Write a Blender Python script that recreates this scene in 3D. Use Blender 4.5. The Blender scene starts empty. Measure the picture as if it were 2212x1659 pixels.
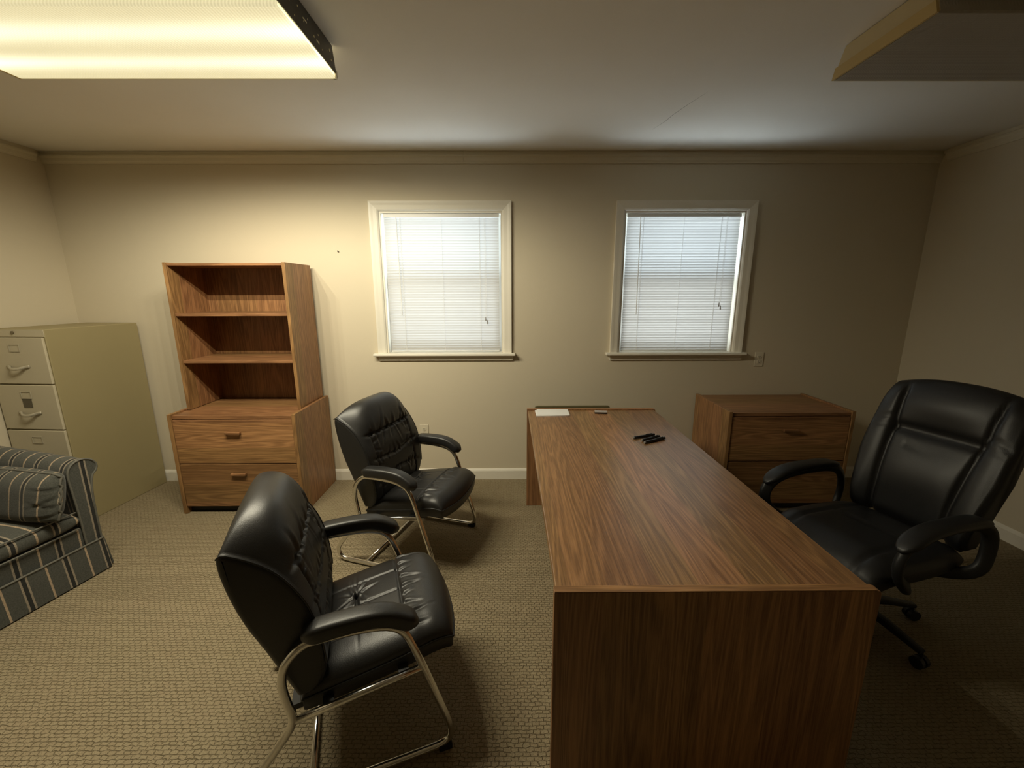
import bpy, bmesh, math, random
from math import sin, cos, pi, radians, exp, sqrt
from mathutils import Vector, Matrix

random.seed(7)
S = bpy.context.scene
COL = S.collection

# ------------------------------------------------------------------ camera
TH, ROLL, YAW, FPX, CAMH = 0.2155, 0.0025, -0.0053, 907.5, 1.565
def camera():
    c, s = cos(TH), sin(TH)
    r = Vector((1, 0, 0)); f = Vector((0, c, -s)); d = Vector((0, -s, -c))
    Z = Matrix.Rotation(YAW, 3, 'Z')
    r, d, f = Z @ r, Z @ d, Z @ f
    r2 = r * cos(ROLL) + d * sin(ROLL); d2 = d * cos(ROLL) - r * sin(ROLL)
    cam = bpy.data.cameras.new('camera')
    cam.sensor_width = 36.0; cam.sensor_fit = 'HORIZONTAL'
    cam.lens = FPX / 2212.0 * 36.0
    cam.clip_start = 0.02
    o = bpy.data.objects.new('camera', cam); COL.objects.link(o)
    M = Matrix((r2, -d2, -f)).transposed().to_4x4()
    M.translation = Vector((0, 0, CAMH))
    o.matrix_world = M
    S.camera = o
camera()

# ------------------------------------------------------------------ view, world, daylight
S.view_settings.view_transform = 'Standard'
S.view_settings.look = 'None'
S.view_settings.gamma = 1.0
S.view_settings.use_curve_mapping = False
S.view_settings.exposure = 0.0
S.cycles.use_denoising = True
S.cycles.use_adaptive_sampling = True
S.cycles.adaptive_threshold = 0.045
S.cycles.max_bounces = 8
S.cycles.diffuse_bounces = 4
S.cycles.glossy_bounces = 4
S.cycles.transmission_bounces = 8
S.cycles.transparent_max_bounces = 8
S.cycles.sample_clamp_indirect = 6.0
S.cycles.caustics_reflective = False
S.cycles.caustics_refractive = False

W = bpy.data.worlds.new('overcast_sky'); S.world = W
W.use_nodes = True
bg = W.node_tree.nodes['Background']
bg.inputs['Color'].default_value = (0.78, 0.90, 1.0, 1)
bg.inputs['Strength'].default_value = 2.2

D = 3.3545            # window wall
XL, XR = -3.39, 3.176 # side walls
YB = -5.0             # wall behind
H = 2.565             # ceiling
WIN = [(-0.977, -0.055), (0.872, 1.786)]   # clear openings in x
WZ0, WZ1 = 1.09, 2.157
DAYLIGHT = 52.0
GROUND = 74.0
LAMP = 15.3

for (a, b) in WIN:
    L = bpy.data.lights.new('daylight', 'AREA')
    L.shape = 'RECTANGLE'; L.size = 1.15; L.size_y = 1.5
    L.energy = DAYLIGHT; L.color = (0.74, 0.87, 1.0)
    o = bpy.data.objects.new('daylight', L); COL.objects.link(o)
    o.location = ((a + b) / 2, D + 0.62, 1.6)
    o.rotation_euler = (radians(-90), 0, 0)
    # light thrown back up from the bright ground outside
    L = bpy.data.lights.new('daylight_from_ground', 'AREA')
    L.shape = 'RECTANGLE'; L.size = 1.3; L.size_y = 1.0
    L.energy = GROUND; L.color = (0.80, 0.90, 1.0)
    o = bpy.data.objects.new('daylight_from_ground', L); COL.objects.link(o)
    o.location = ((a + b) / 2, D + 0.70, 0.35)
    o.rotation_euler = (radians(-145), 0, 0)

# ------------------------------------------------------------------ materials
def nmat(name):
    m = bpy.data.materials.new(name); m.use_nodes = True
    nt = m.node_tree
    b = nt.nodes['Principled BSDF']
    return m, nt, b
def N(nt, t, **kw):
    n = nt.nodes.new(t)
    for k, v in kw.items():
        if k.startswith('i_'):
            n.inputs[k[2:]].default_value = v
        else:
            setattr(n, k, v)
    return n
def L(nt, a, b): nt.links.new(a, b)
def math_(nt, op, a, b=None, c=None):
    n = nt.nodes.new('ShaderNodeMath'); n.operation = op
    for i, v in enumerate((a, b, c)):
        if v is None: continue
        if isinstance(v, (int, float)): n.inputs[i].default_value = v
        else: nt.links.new(v, n.inputs[i])
    return n.outputs[0]
def mixc(nt, fac, a, b, blend='MIX'):
    n = nt.nodes.new('ShaderNodeMix'); n.data_type = 'RGBA'; n.blend_type = blend
    for idx, v in ((0, fac), (6, a), (7, b)):
        if isinstance(v, (int, float)): n.inputs[idx].default_value = v
        elif isinstance(v, tuple): n.inputs[idx].default_value = (*v, 1) if len(v) == 3 else v
        else: nt.links.new(v, n.inputs[idx])
    return n.outputs[2]
def objco(nt):
    return N(nt, 'ShaderNodeTexCoord').outputs['Object']
def bump(nt, b, h, strength, dist):
    n = N(nt, 'ShaderNodeBump'); n.inputs['Strength'].default_value = strength; n.inputs['Distance'].default_value = dist
    L(nt, h, n.inputs['Height']); L(nt, n.outputs['Normal'], b.inputs['Normal'])

def plain(name, col, rough=0.5, metal=0.0, noise=0.0, scale=8.0, bumps=0.0, bscale=200.0, spec=0.5, coat=0.0):
    m, nt, b = nmat(name)
    b.inputs['Roughness'].default_value = rough; b.inputs['Metallic'].default_value = metal
    b.inputs['Specular IOR Level'].default_value = spec
    b.inputs['Coat Weight'].default_value = coat
    co = objco(nt)
    n = N(nt, 'ShaderNodeTexNoise'); n.inputs['Scale'].default_value = scale; n.inputs['Detail'].default_value = 3
    L(nt, co, n.inputs['Vector'])
    hi = tuple(min(1, c * (1 + noise)) for c in col); lo = tuple(c * (1 - noise) for c in col)
    L(nt, mixc(nt, n.outputs['Fac'], lo, hi), b.inputs['Base Color'])
    if bumps:
        n2 = N(nt, 'ShaderNodeTexNoise'); n2.inputs['Scale'].default_value = bscale; n2.inputs['Detail'].default_value = 2
        L(nt, co, n2.inputs['Vector'])
        bump(nt, b, n2.outputs['Fac'], bumps, 0.002)
    return m

def wood(name, grain, cross, dark, light, plank=0.16, seed=0.0, rough=0.42, tone=0.26, coat=0.0):
    m, nt, b = nmat(name)
    co = objco(nt)
    sp = N(nt, 'ShaderNodeSeparateXYZ'); L(nt, co, sp.inputs[0])
    ax = {'x': 0, 'y': 1, 'z': 2}
    third = ({'x', 'y', 'z'} - {grain, cross}).pop()
    g, c, t = sp.outputs[ax[grain]], sp.outputs[ax[cross]], sp.outputs[ax[third]]
    # strips of veneer of uneven width: two overlaid plank rhythms
    c1 = math_(nt, 'MULTIPLY_ADD', c, 1 / plank, seed * 3.7 + 20)
    wob = N(nt, 'ShaderNodeTexNoise', noise_dimensions='1D'); wob.inputs['Scale'].default_value = 1.0
    L(nt, math_(nt, 'MULTIPLY', c1, 0.9), wob.inputs['W'])
    pid = math_(nt, 'FLOOR', math_(nt, 'ADD', c1, wob.outputs['Fac']))
    wn = N(nt, 'ShaderNodeTexWhiteNoise', noise_dimensions='1D'); L(nt, math_(nt, 'ADD', pid, seed), wn.inputs['W'])
    rnd = wn.outputs['Value']
    cv = N(nt, 'ShaderNodeCombineXYZ')
    L(nt, math_(nt, 'MULTIPLY_ADD', g, 0.75, math_(nt, 'MULTIPLY', rnd, 37.0)), cv.inputs[0])
    L(nt, math_(nt, 'MULTIPLY', c, 11.0), cv.inputs[1]); L(nt, math_(nt, 'MULTIPLY', t, 3.0), cv.inputs[2])
    n1 = N(nt, 'ShaderNodeTexNoise'); n1.inputs['Scale'].default_value = 1.0; n1.inputs['Detail'].default_value = 1.5
    n1.inputs['Roughness'].default_value = 0.45; n1.inputs['Distortion'].default_value = 0.25
    L(nt, cv.outputs[0], n1.inputs['Vector'])
    rings = math_(nt, 'SINE', math_(nt, 'MULTIPLY', n1.outputs['Fac'], 85.0))
    rings = math_(nt, 'POWER', math_(nt, 'MULTIPLY_ADD', rings, 0.5, 0.5), 1.6)
    cp = N(nt, 'ShaderNodeCombineXYZ')
    L(nt, math_(nt, 'MULTIPLY', g, 9.0), cp.inputs[0]); L(nt, math_(nt, 'MULTIPLY', c, 260.0), cp.inputs[1]); L(nt, math_(nt, 'MULTIPLY', t, 260.0), cp.inputs[2])
    n2 = N(nt, 'ShaderNodeTexNoise'); n2.inputs['Scale'].default_value = 1.0; n2.inputs['Detail'].default_value = 2.0
    L(nt, cp.outputs[0], n2.inputs['Vector'])
    pores = N(nt, 'ShaderNodeMapRange'); pores.inputs['From Min'].default_value = 0.38; pores.inputs['From Max'].default_value = 0.62
    L(nt, n2.outputs['Fac'], pores.inputs['Value'])
    f = math_(nt, 'ADD', math_(nt, 'MULTIPLY', rings, 0.32), math_(nt, 'MULTIPLY', pores.outputs[0], 0.26))
    f = math_(nt, 'ADD', f, math_(nt, 'MULTIPLY_ADD', n1.outputs['Fac'], 0.35, 0.03))
    n = mixc(nt, f, dark, light)
    ton = math_(nt, 'MULTIPLY_ADD', rnd, tone * 2, 1 - tone)
    hv = N(nt, 'ShaderNodeHueSaturation'); L(nt, n, hv.inputs['Color']); L(nt, ton, hv.inputs['Value'])
    L(nt, math_(nt, 'MULTIPLY_ADD', math_(nt, 'FRACT', math_(nt, 'MULTIPLY', rnd, 7.3)), -0.014, 0.508), hv.inputs['Hue'])
    L(nt, hv.outputs[0], b.inputs['Base Color'])
    b.inputs['Roughness'].default_value = rough
    b.inputs['Coat Weight'].default_value = coat; b.inputs['Coat Roughness'].default_value = 0.30
    bump(nt, b, f, 0.12, 0.0006)
    return m

WD, WL = (0.115, 0.052, 0.020), (0.46, 0.242, 0.102)
M = {}
M['wall'] = plain('wall_paint', (0.62, 0.55, 0.415), 0.75, noise=0.02, scale=2, bumps=0.12, bscale=260)
M['ceiling'] = plain('ceiling_paint', (0.82, 0.79, 0.73), 0.85, noise=0.03, scale=3, bumps=0.15, bscale=180)
M['trim'] = plain('trim_paint', (0.78, 0.74, 0.64), 0.4, noise=0.02, bumps=0.05, bscale=120)
M['crown'] = plain('crown_paint', (0.66, 0.60, 0.46), 0.45, noise=0.02, bumps=0.05, bscale=120)
M['chrome'] = plain('chrome', (0.78, 0.77, 0.74), 0.13, metal=1.0, noise=0.02)
M['black_plastic'] = plain('black_plastic', (0.012, 0.012, 0.012), 0.5, noise=0.1)
M['rubber'] = plain('black_rubber', (0.008, 0.008, 0.008), 0.7, noise=0.1)
M['leather'] = plain('black_leather', (0.016, 0.0155, 0.015), 0.40, noise=0.15, scale=30, bumps=0.22, bscale=420, spec=0.55)
M['leather_side'] = plain('black_vinyl', (0.011, 0.011, 0.011), 0.5, noise=0.15, scale=30, bumps=0.2, bscale=420, spec=0.4)
M['piping'] = plain('leather_piping', (0.014, 0.014, 0.014), 0.36, noise=0.1)
M['exec'] = plain('dark_leather', (0.0085, 0.0085, 0.009), 0.43, noise=0.15, scale=30, bumps=0.2, bscale=380, spec=0.5)
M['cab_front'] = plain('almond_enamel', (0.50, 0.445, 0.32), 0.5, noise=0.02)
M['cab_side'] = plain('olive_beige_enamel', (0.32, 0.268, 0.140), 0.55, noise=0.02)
M['cab_metal'] = plain('dull_pull_metal', (0.50, 0.46, 0.36), 0.35, metal=0.4, noise=0.02)
M['sticker'] = plain('brown_sticker', (0.10, 0.085, 0.055), 0.6, noise=0.1)
M['lock'] = plain('lock_metal', (0.2, 0.17, 0.11), 0.4, metal=0.6, noise=0.05)
M['paper'] = plain('white_paper', (0.82, 0.82, 0.80), 0.8, noise=0.02)
M['eraser_top'] = plain('pale_grey_plastic', (0.50, 0.48, 0.47), 0.5, noise=0.02)
M['pen_black'] = plain('glossy_black', (0.010, 0.010, 0.011), 0.3, noise=0.05)
M['pen_tip'] = plain('grey_tip', (0.25, 0.24, 0.23), 0.4, noise=0.05)
M['board'] = plain('olive_board', (0.13, 0.11, 0.05), 0.6, noise=0.05)
M['outlet'] = plain('ivory_plastic', (0.66, 0.60, 0.47), 0.4, noise=0.01)
M['slot'] = plain('slot_black', (0.02, 0.018, 0.015), 0.6)
M['nail'] = plain('nail_metal', (0.06, 0.05, 0.04), 0.4, metal=0.5)
M['white_metal'] = plain('fixture_white', (0.72, 0.68, 0.55), 0.4, noise=0.02)
M['dark_metal'] = plain('bare_end_plate', (0.10, 0.095, 0.08), 0.45, metal=0.7, noise=0.25, scale=25)
M['hole_glow'] = plain('painted_hole_glow', (0.9, 0.85, 0.6), 0.5)  # pale warm colour painted as lamplight showing through the end plate openings
M['yellow_cap'] = plain('yellowed_plastic', (0.55, 0.42, 0.19), 0.45, noise=0.04)
M['yellow_pale'] = plain('pale_yellowed_plastic', (0.60, 0.51, 0.32), 0.45, noise=0.04)
M['sash'] = plain('white_sash', (0.72, 0.72, 0.70), 0.4, noise=0.01)
M['rail'] = plain('blind_rail', (0.74, 0.74, 0.72), 0.35, noise=0.01)
M['cord'] = plain('cord_white', (0.78, 0.77, 0.74), 0.6)
M['tassel'] = plain('tassel_grey', (0.30, 0.28, 0.26), 0.5)
M['toe'] = plain('toe_kick_black', (0.012, 0.010, 0.008), 0.6)

def desk_woods():
    M['desk_top'] = wood('desk_laminate_top', 'y', 'x', WD, WL, 0.13, 1.0, 0.36, coat=0.4)
    M['wood_v_x'] = wood('laminate_upright', 'z', 'x', WD, WL, 0.17, 2.0, 0.42)
    M['wood_v_y'] = wood('laminate_upright_side', 'z', 'y', WD, WL, 0.19, 3.0, 0.42, tone=0.12)
    M['wood_h'] = wood('laminate_drawer', 'x', 'z', WD, WL, 0.14, 4.0, 0.42)
    M['wood_hy'] = wood('laminate_shelf', 'x', 'y', WD, WL, 0.14, 5.0, 0.42, tone=0.14)
    M['wood_pull'] = wood('wood_pull', 'x', 'z', WD, WL, 0.5, 6.0, 0.4)
desk_woods()

def carpet_mat():
    m, nt, b = nmat('looped_carpet')
    co = objco(nt)
    nz = N(nt, 'ShaderNodeTexNoise'); nz.inputs['Scale'].default_value = 42; nz.inputs['Detail'].default_value = 2
    L(nt, co, nz.inputs['Vector'])
    sub = N(nt, 'ShaderNodeVectorMath', operation='SUBTRACT'); L(nt, nz.outputs['Color'], sub.inputs[0]); sub.inputs[1].default_value = (.5, .5, .5)
    sc = N(nt, 'ShaderNodeVectorMath', operation='SCALE'); L(nt, sub.outputs[0], sc.inputs[0]); sc.inputs['Scale'].default_value = 0.016
    ad = N(nt, 'ShaderNodeVectorMath', operation='ADD'); L(nt, co, ad.inputs[0]); L(nt, sc.outputs[0], ad.inputs[1])
    br = N(nt, 'ShaderNodeTexBrick'); br.offset = 0.5
    br.inputs['Scale'].default_value = 1.0; br.inputs['Brick Width'].default_value = 0.027; br.inputs['Row Height'].default_value = 0.0150
    br.inputs['Mortar Size'].default_value = 0.0024; br.inputs['Mortar Smooth'].default_value = 1.0; br.inputs['Bias'].default_value = 0.0
    br.inputs['Color1'].default_value = (0.0, 0, 0, 1); br.inputs['Color2'].default_value = (1, 1, 1, 1); br.inputs['Mortar'].default_value = (0.5, 0.5, 0.5, 1)
    L(nt, ad.outputs[0], br.inputs['Vector'])
    fine = N(nt, 'ShaderNodeTexNoise'); fine.inputs['Scale'].default_value = 260; fine.inputs['Detail'].default_value = 3
    L(nt, co, fine.inputs['Vector'])
    big = N(nt, 'ShaderNodeTexNoise'); big.inputs['Scale'].default_value = 3.5; big.inputs['Detail'].default_value = 3
    L(nt, co, big.inputs['Vector'])
    base = mixc(nt, big.outputs['Fac'], (0.335, 0.282, 0.180), (0.365, 0.284, 0.190))
    base = mixc(nt, math_(nt, 'MULTIPLY', br.outputs['Color'], 0.35), base, (0.44, 0.38, 0.25))
    base = mixc(nt, math_(nt, 'MULTIPLY', fine.outputs['Fac'], 0.62), base, (0.215, 0.172, 0.097))
    gap = N(nt, 'ShaderNodeTexNoise'); gap.inputs['Scale'].default_value = 75; gap.inputs['Detail'].default_value = 1
    L(nt, co, gap.inputs['Vector'])
    gm = N(nt, 'ShaderNodeMapRange'); gm.inputs['From Min'].default_value = 0.36; gm.inputs['From Max'].default_value = 0.62; gm.inputs['To Min'].default_value = 0.12; gm.inputs['To Max'].default_value = 0.72
    L(nt, gap.outputs['Fac'], gm.inputs['Value'])
    base = mixc(nt, math_(nt, 'MULTIPLY', br.outputs['Fac'], gm.outputs[0]), base, (0.115, 0.088, 0.042))
    L(nt, base, b.inputs['Base Color'])
    b.inputs['Roughness'].default_value = 0.95; b.inputs['Specular IOR Level'].default_value = 0.1
    h = math_(nt, 'ADD', math_(nt, 'MULTIPLY', br.outputs['Fac'], -1.0), math_(nt, 'MULTIPLY', fine.outputs['Fac'], 0.9))
    bump(nt, b, h, 0.8, 0.006)
    return m
M['carpet'] = carpet_mat()

def stripe_mat(name, axis, off=0.0):
    """slate weave: a dark band between two pale lines, then one tan line, every 0.175 m"""
    m, nt, b = nmat(name)
    co = objco(nt)
    sp = N(nt, 'ShaderNodeSeparateXYZ'); L(nt, co, sp.inputs[0])
    P = 0.175
    u = math_(nt, 'FRACT', math_(nt, 'ADD', math_(nt, 'MULTIPLY', sp.outputs['xyz'.index(axis)], 1 / P), 50 + off))
    cr = N(nt, 'ShaderNodeValToRGB'); e = cr.color_ramp; e.interpolation = 'CONSTANT'
    slate, pale, dark, tan = (0.068, 0.069, 0.059, 1), (0.26, 0.22, 0.165, 1), (0.020, 0.020, 0.018, 1), (0.37, 0.28, 0.19, 1)
    stops = [(0, slate), (.115, pale), (.162, dark), (.255, pale), (.302, slate), (.71, tan), (.76, slate)]
    while len(e.elements) < len(stops): e.elements.new(0.5)
    for el, (p, c) in zip(e.elements, stops): el.position = p; el.color = c
    L(nt, u, cr.inputs['Fac'])
    n = N(nt, 'ShaderNodeTexNoise'); n.inputs['Scale'].default_value = 170; n.inputs['Detail'].default_value = 2
    L(nt, co, n.inputs['Vector'])
    L(nt, mixc(nt, 0.75, cr.outputs[0], math_(nt, 'MULTIPLY_ADD', n.outputs['Fac'], 1.5, 0.25), 'MULTIPLY'), b.inputs['Base Color'])
    b.inputs['Roughness'].default_value = 0.85; b.inputs['Specular IOR Level'].default_value = 0.2
    b.inputs['Sheen Weight'].default_value = 0.15
    bump(nt, b, n.outputs['Fac'], 0.35, 0.002)
    return m
M['stripe_y'] = stripe_mat('striped_weave', 'y', 0.30)
M['stripe_x'] = stripe_mat('striped_weave_arm', 'x', 0.62)
M['stripe_pillow'] = stripe_mat('striped_weave_cushion', 'x', 0.47)
M['welt'] = plain('slate_welt', (0.12, 0.115, 0.095), 0.8, noise=0.2, scale=60)

def slat_mat():
    m, nt, b = nmat('blind_slat')
    out = nt.nodes['Material Output']
    b.inputs['Base Color'].default_value = (0.50, 0.49, 0.475, 1); b.inputs['Roughness'].default_value = 0.5
    tr = N(nt, 'ShaderNodeBsdfTranslucent'); tr.inputs['Color'].default_value = (0.90, 0.86, 0.82, 1)
    mx = N(nt, 'ShaderNodeMixShader'); mx.inputs[0].default_value = 0.15
    L(nt, b.outputs[0], mx.inputs[1]); L(nt, tr.outputs[0], mx.inputs[2]); L(nt, mx.outputs[0], out.inputs['Surface'])
    return m
M['slat'] = slat_mat()
def glass_mat():
    m, nt, b = nmat('window_glass')
    out = nt.nodes['Material Output']
    t = N(nt, 'ShaderNodeBsdfTransparent'); t.inputs['Color'].default_value = (0.95, 0.97, 0.96, 1)
    g = N(nt, 'ShaderNodeBsdfGlossy'); g.inputs['Roughness'].default_value = 0.02
    mx = N(nt, 'ShaderNodeMixShader'); mx.inputs[0].default_value = 0.06
    L(nt, t.outputs[0], mx.inputs[1]); L(nt, g.outputs[0], mx.inputs[2]); L(nt, mx.outputs[0], out.inputs['Surface'])
    return m
M['glass'] = glass_mat()
def screen_mat():
    m, nt, b = nmat('insect_screen')
    out = nt.nodes['Material Output']
    b.inputs['Base Color'].default_value = (0.30, 0.22, 0.17, 1)
    t = N(nt, 'ShaderNodeBsdfTransparent'); t.inputs['Color'].default_value = (1.0, 0.93, 0.86, 1)
    mx = N(nt, 'ShaderNodeMixShader'); mx.inputs[0].default_value = 0.72
    L(nt, b.outputs[0], mx.inputs[1]); L(nt, t.outputs[0], mx.inputs[2]); L(nt, mx.outputs[0], out.inputs['Surface'])
    return m
M['screen'] = screen_mat()

def lens_mat(lit):
    m, nt, b = nmat('lit_prismatic_lens' if lit else 'unlit_prismatic_lens')
    co = objco(nt)
    sp = N(nt, 'ShaderNodeSeparateXYZ'); L(nt, co, sp.inputs[0])
    y = sp.outputs[1]; x = sp.outputs[0]
    rib = math_(nt, 'MULTIPLY_ADD', math_(nt, 'SINE', math_(nt, 'MULTIPLY', x, 2 * pi / 0.011)), 0.5, 0.5)
    rib2 = math_(nt, 'MULTIPLY_ADD', math_(nt, 'SINE', math_(nt, 'MULTIPLY', y, 2 * pi / 0.011)), 0.5, 0.5)
    h = math_(nt, 'MULTIPLY', rib, rib2)
    b.inputs['Base Color'].default_value = (0.62, 0.58, 0.47, 1) if lit else (0.36, 0.34, 0.31, 1)
    b.inputs['Roughness'].default_value = 0.4
    bump(nt, b, h, 0.4, 0.002)
    if lit:
        # glow of the two tubes painted into the lens emission, brightest towards the ends
        def band(y0, w):
            d = math_(nt, 'DIVIDE', math_(nt, 'SUBTRACT', y, y0), w)
            return math_(nt, 'EXPONENT', math_(nt, 'MULTIPLY', math_(nt, 'MULTIPLY', d, d), -1.0))
        bands = math_(nt, 'ADD', band(-0.095, 0.062), band(0.105, 0.050))
        ends = math_(nt, 'MULTIPLY_ADD', math_(nt, 'POWER', math_(nt, 'ABSOLUTE', math_(nt, 'DIVIDE', x, 0.62)), 3.0), 0.62, 0.62)
        n = N(nt, 'ShaderNodeTexNoise'); n.inputs['Scale'].default_value = 5; L(nt, co, n.inputs['Vector'])
        s = math_(nt, 'MULTIPLY_ADD', math_(nt, 'MULTIPLY', bands, ends), 0.60, 0.74)
        s = math_(nt, 'MULTIPLY', s, math_(nt, 'MULTIPLY_ADD', rib, 0.20, 0.86))
        s = math_(nt, 'MULTIPLY', s, math_(nt, 'MULTIPLY_ADD', n.outputs['Fac'], 0.12, 0.94))
        c = mixc(nt, bands, (1.0, 0.89, 0.53), (1.0, 0.96, 0.67))
        L(nt, c, b.inputs['Emission Color']); L(nt, s, b.inputs['Emission Strength'])
    return m
M['lens_lit'] = lens_mat(True)
M['lens_off'] = lens_mat(False)
def tube_mat():
    m, nt, b = nmat('fluorescent_glow')
    b.inputs['Base Color'].default_value = (0.9, 0.88, 0.8, 1)
    b.inputs['Emission Color'].default_value = (1.0, 0.88, 0.6, 1); b.inputs['Emission Strength'].default_value = 3.0
    return m
M['tube'] = tube_mat()
M['tube_off'] = plain('tube_glass', (0.75, 0.74, 0.70), 0.2)

# ------------------------------------------------------------------ mesh helpers
def obj(name, bm, mat, parent=None, smooth=False, bevel=0.0, seg=2, loc=None, rot=None):
    me = bpy.data.meshes.new(name)
    bmesh.ops.recalc_face_normals(bm, faces=bm.faces[:])
    bm.to_mesh(me); bm.free()
    mats = mat if isinstance(mat, (list, tuple)) else [mat]
    for k in mats: me.materials.append(M[k] if isinstance(k, str) else k)
    if smooth:
        for p in me.polygons: p.use_smooth = True
    o = bpy.data.objects.new(name, me); COL.objects.link(o)
    if parent: o.parent = parent
    if loc: o.location = loc
    if rot: o.rotation_euler = rot
    if bevel:
        md = o.modifiers.new('bevel', 'BEVEL'); md.width = bevel; md.segments = seg; md.limit_method = 'ANGLE'; md.angle_limit = radians(40)
        md.harden_normals = False
    return o
def tag(o, label, cat, group=None):
    o['label'] = label; o['category'] = cat
    if group: o['group'] = group
    return o
def thing(name, label, cat, loc=(0, 0, 0), rotz=0.0, group=None):
    o = bpy.data.objects.new(name, None); COL.objects.link(o)
    o.empty_display_size = 0.1
    o.location = loc; o.rotation_euler = (0, 0, rotz)
    return tag(o, label, cat, group)
def struct(o):
    o['kind'] = 'structure'; return o
def box(bm, x0, x1, y0, y1, z0, z1, mi=0):
    v = [bm.verts.new(p) for p in ((x0, y0, z0), (x1, y0, z0), (x1, y1, z0), (x0, y1, z0), (x0, y0, z1), (x1, y0, z1), (x1, y1, z1), (x0, y1, z1))]
    for f in ((0, 3, 2, 1), (4, 5, 6, 7), (0, 1, 5, 4), (1, 2, 6, 5), (2, 3, 7, 6), (3, 0, 4, 7)):
        bm.faces.new([v[i] for i in f]).material_index = mi
    return v
def BX(*a):
    bm = bmesh.new(); box(bm, *a); return bm
def prism(bm, pts, axis, a, b, mi=0):
    """pts: 2-D outline in the two other axes, extruded along axis from a to b"""
    def P(p, t):
        if axis == 'x': return (t, p[0], p[1])
        if axis == 'y': return (p[0], t, p[1])
        return (p[0], p[1], t)
    A = [bm.verts.new(P(p, a)) for p in pts]; B = [bm.verts.new(P(p, b)) for p in pts]
    n = len(pts)
    bm.faces.new(A).material_index = mi; bm.faces.new(B[::-1]).material_index = mi
    for i in range(n):
        bm.faces.new([A[i], B[i], B[(i + 1) % n], A[(i + 1) % n]]).material_index = mi
def fillet(pts, rad, n=6, closed=False):
    P = [Vector(p) for p in pts]; out = []
    m = len(P)
    for i in range(m):
        r = rad[i] if isinstance(rad, (list, tuple)) else rad
        if (not closed and i in (0, m - 1)) or r <= 0:
            out.append(P[i]); continue
        a, b, c = P[i - 1], P[i], P[(i + 1) % m]
        u = (a - b); w = (c - b); r = min(r, u.length * .48, w.length * .48)
        s, e = b + u.normalized() * r, b + w.normalized() * r
        for k in range(n + 1):
            t = k / n
            out.append(s * (1 - t) ** 2 + b * 2 * t * (1 - t) + e * t * t)
    return out
def sweep(bm, path, prof, closed=False, up=(0, 0, 1), cap=True, scale=None):
    """prof: list of (a,b) offsets along side and up vectors"""
    P = [Vector(p) for p in path]; m = len(P); rings = []
    t0 = (P[1] - P[0]).normalized(); upv = Vector(up)
    nrm = upv - t0 * upv.dot(t0)
    if nrm.length < 1e-4: nrm = t0.orthogonal()
    nrm.normalize(); prev = t0
    for i in range(m):
        if closed: t = (P[(i + 1) % m] - P[i - 1]).normalized()
        else: t = (P[min(i + 1, m - 1)] - P[max(i - 1, 0)]).normalized()
        q = prev.rotation_difference(t); nrm = (q @ nrm); nrm = (nrm - t * nrm.dot(t)).normalized(); prev = t
        side = t.cross(nrm)
        s = scale[i] if scale else 1.0
        sa, sb = s if isinstance(s, tuple) else (s, s)
        rings.append([bm.verts.new(P[i] + side * a * sa + nrm * b * sb) for a, b in prof])
    k = len(prof)
    for i in range(m if closed else m - 1):
        A, B = rings[i], rings[(i + 1) % m]
        for j in range(k): bm.faces.new([A[j], A[(j + 1) % k], B[(j + 1) % k], B[j]])
    if cap and not closed:
        bm.faces.new(rings[0][::-1]); bm.faces.new(rings[-1])
    return rings
def circ(r, n=12): return [(r * cos(2 * pi * i / n), r * sin(2 * pi * i / n)) for i in range(n)]
def superc(a, b, n=20, p=3.0):
    o = []
    for i in range(n):
        t = 2 * pi * i / n; c, s = cos(t), sin(t)
        o.append((a * math.copysign(abs(c) ** (2 / p), c), b * math.copysign(abs(s) ** (2 / p), s)))
    return o
def tube(path, r, n=12, closed=False, up=(0, 0, 1)):
    bm = bmesh.new(); sweep(bm, path, circ(r, n), closed, up); return bm
def cyl(bm, c, r, h, axis='z', n=20, r2=None):
    r2 = r if r2 is None else r2
    def P(t, rr, k):
        a, b = rr * cos(t), rr * sin(t)
        return {'z': (c[0] + a, c[1] + b, c[2] + k), 'x': (c[0] + k, c[1] + a, c[2] + b), 'y': (c[0] + a, c[1] + k, c[2] + b)}[axis]
    A = [bm.verts.new(P(2 * pi * i / n, r, 0)) for i in range(n)]; B = [bm.verts.new(P(2 * pi * i / n, r2, h)) for i in range(n)]
    bm.faces.new(A[::-1]); bm.faces.new(B)
    for i in range(n): bm.faces.new([A[i], A[(i + 1) % n], B[(i + 1) % n], B[i]])
def lerp(a, b, t): return a + (b - a) * t
def poly_at(pts, t):
    """point on a polyline by arc length fraction"""
    ls = [0]
    for a, b in zip(pts, pts[1:]): ls.append(ls[-1] + sqrt(sum((p - q) ** 2 for p, q in zip(a, b))))
    x = t * ls[-1]
    for i in range(len(pts) - 1):
        if x <= ls[i + 1] or i == len(pts) - 2:
            f = (x - ls[i]) / max(1e-9, ls[i + 1] - ls[i])
            return tuple(lerp(p, q, f) for p, q in zip(pts[i], pts[i + 1]))
def smooth_poly(pts, n, it=2):
    P = [tuple(p) for p in pts]
    for _ in range(it):
        Q = [P[0]]
        for a, b in zip(P, P[1:]):
            Q.append(tuple(lerp(x, y, .25) for x, y in zip(a, b))); Q.append(tuple(lerp(x, y, .75) for x, y in zip(a, b)))
        Q.append(P[-1]); P = Q
    return [poly_at(P, i / (n - 1)) for i in range(n)]
def crease(d, w): return exp(-(d / w) ** 2)
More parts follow.
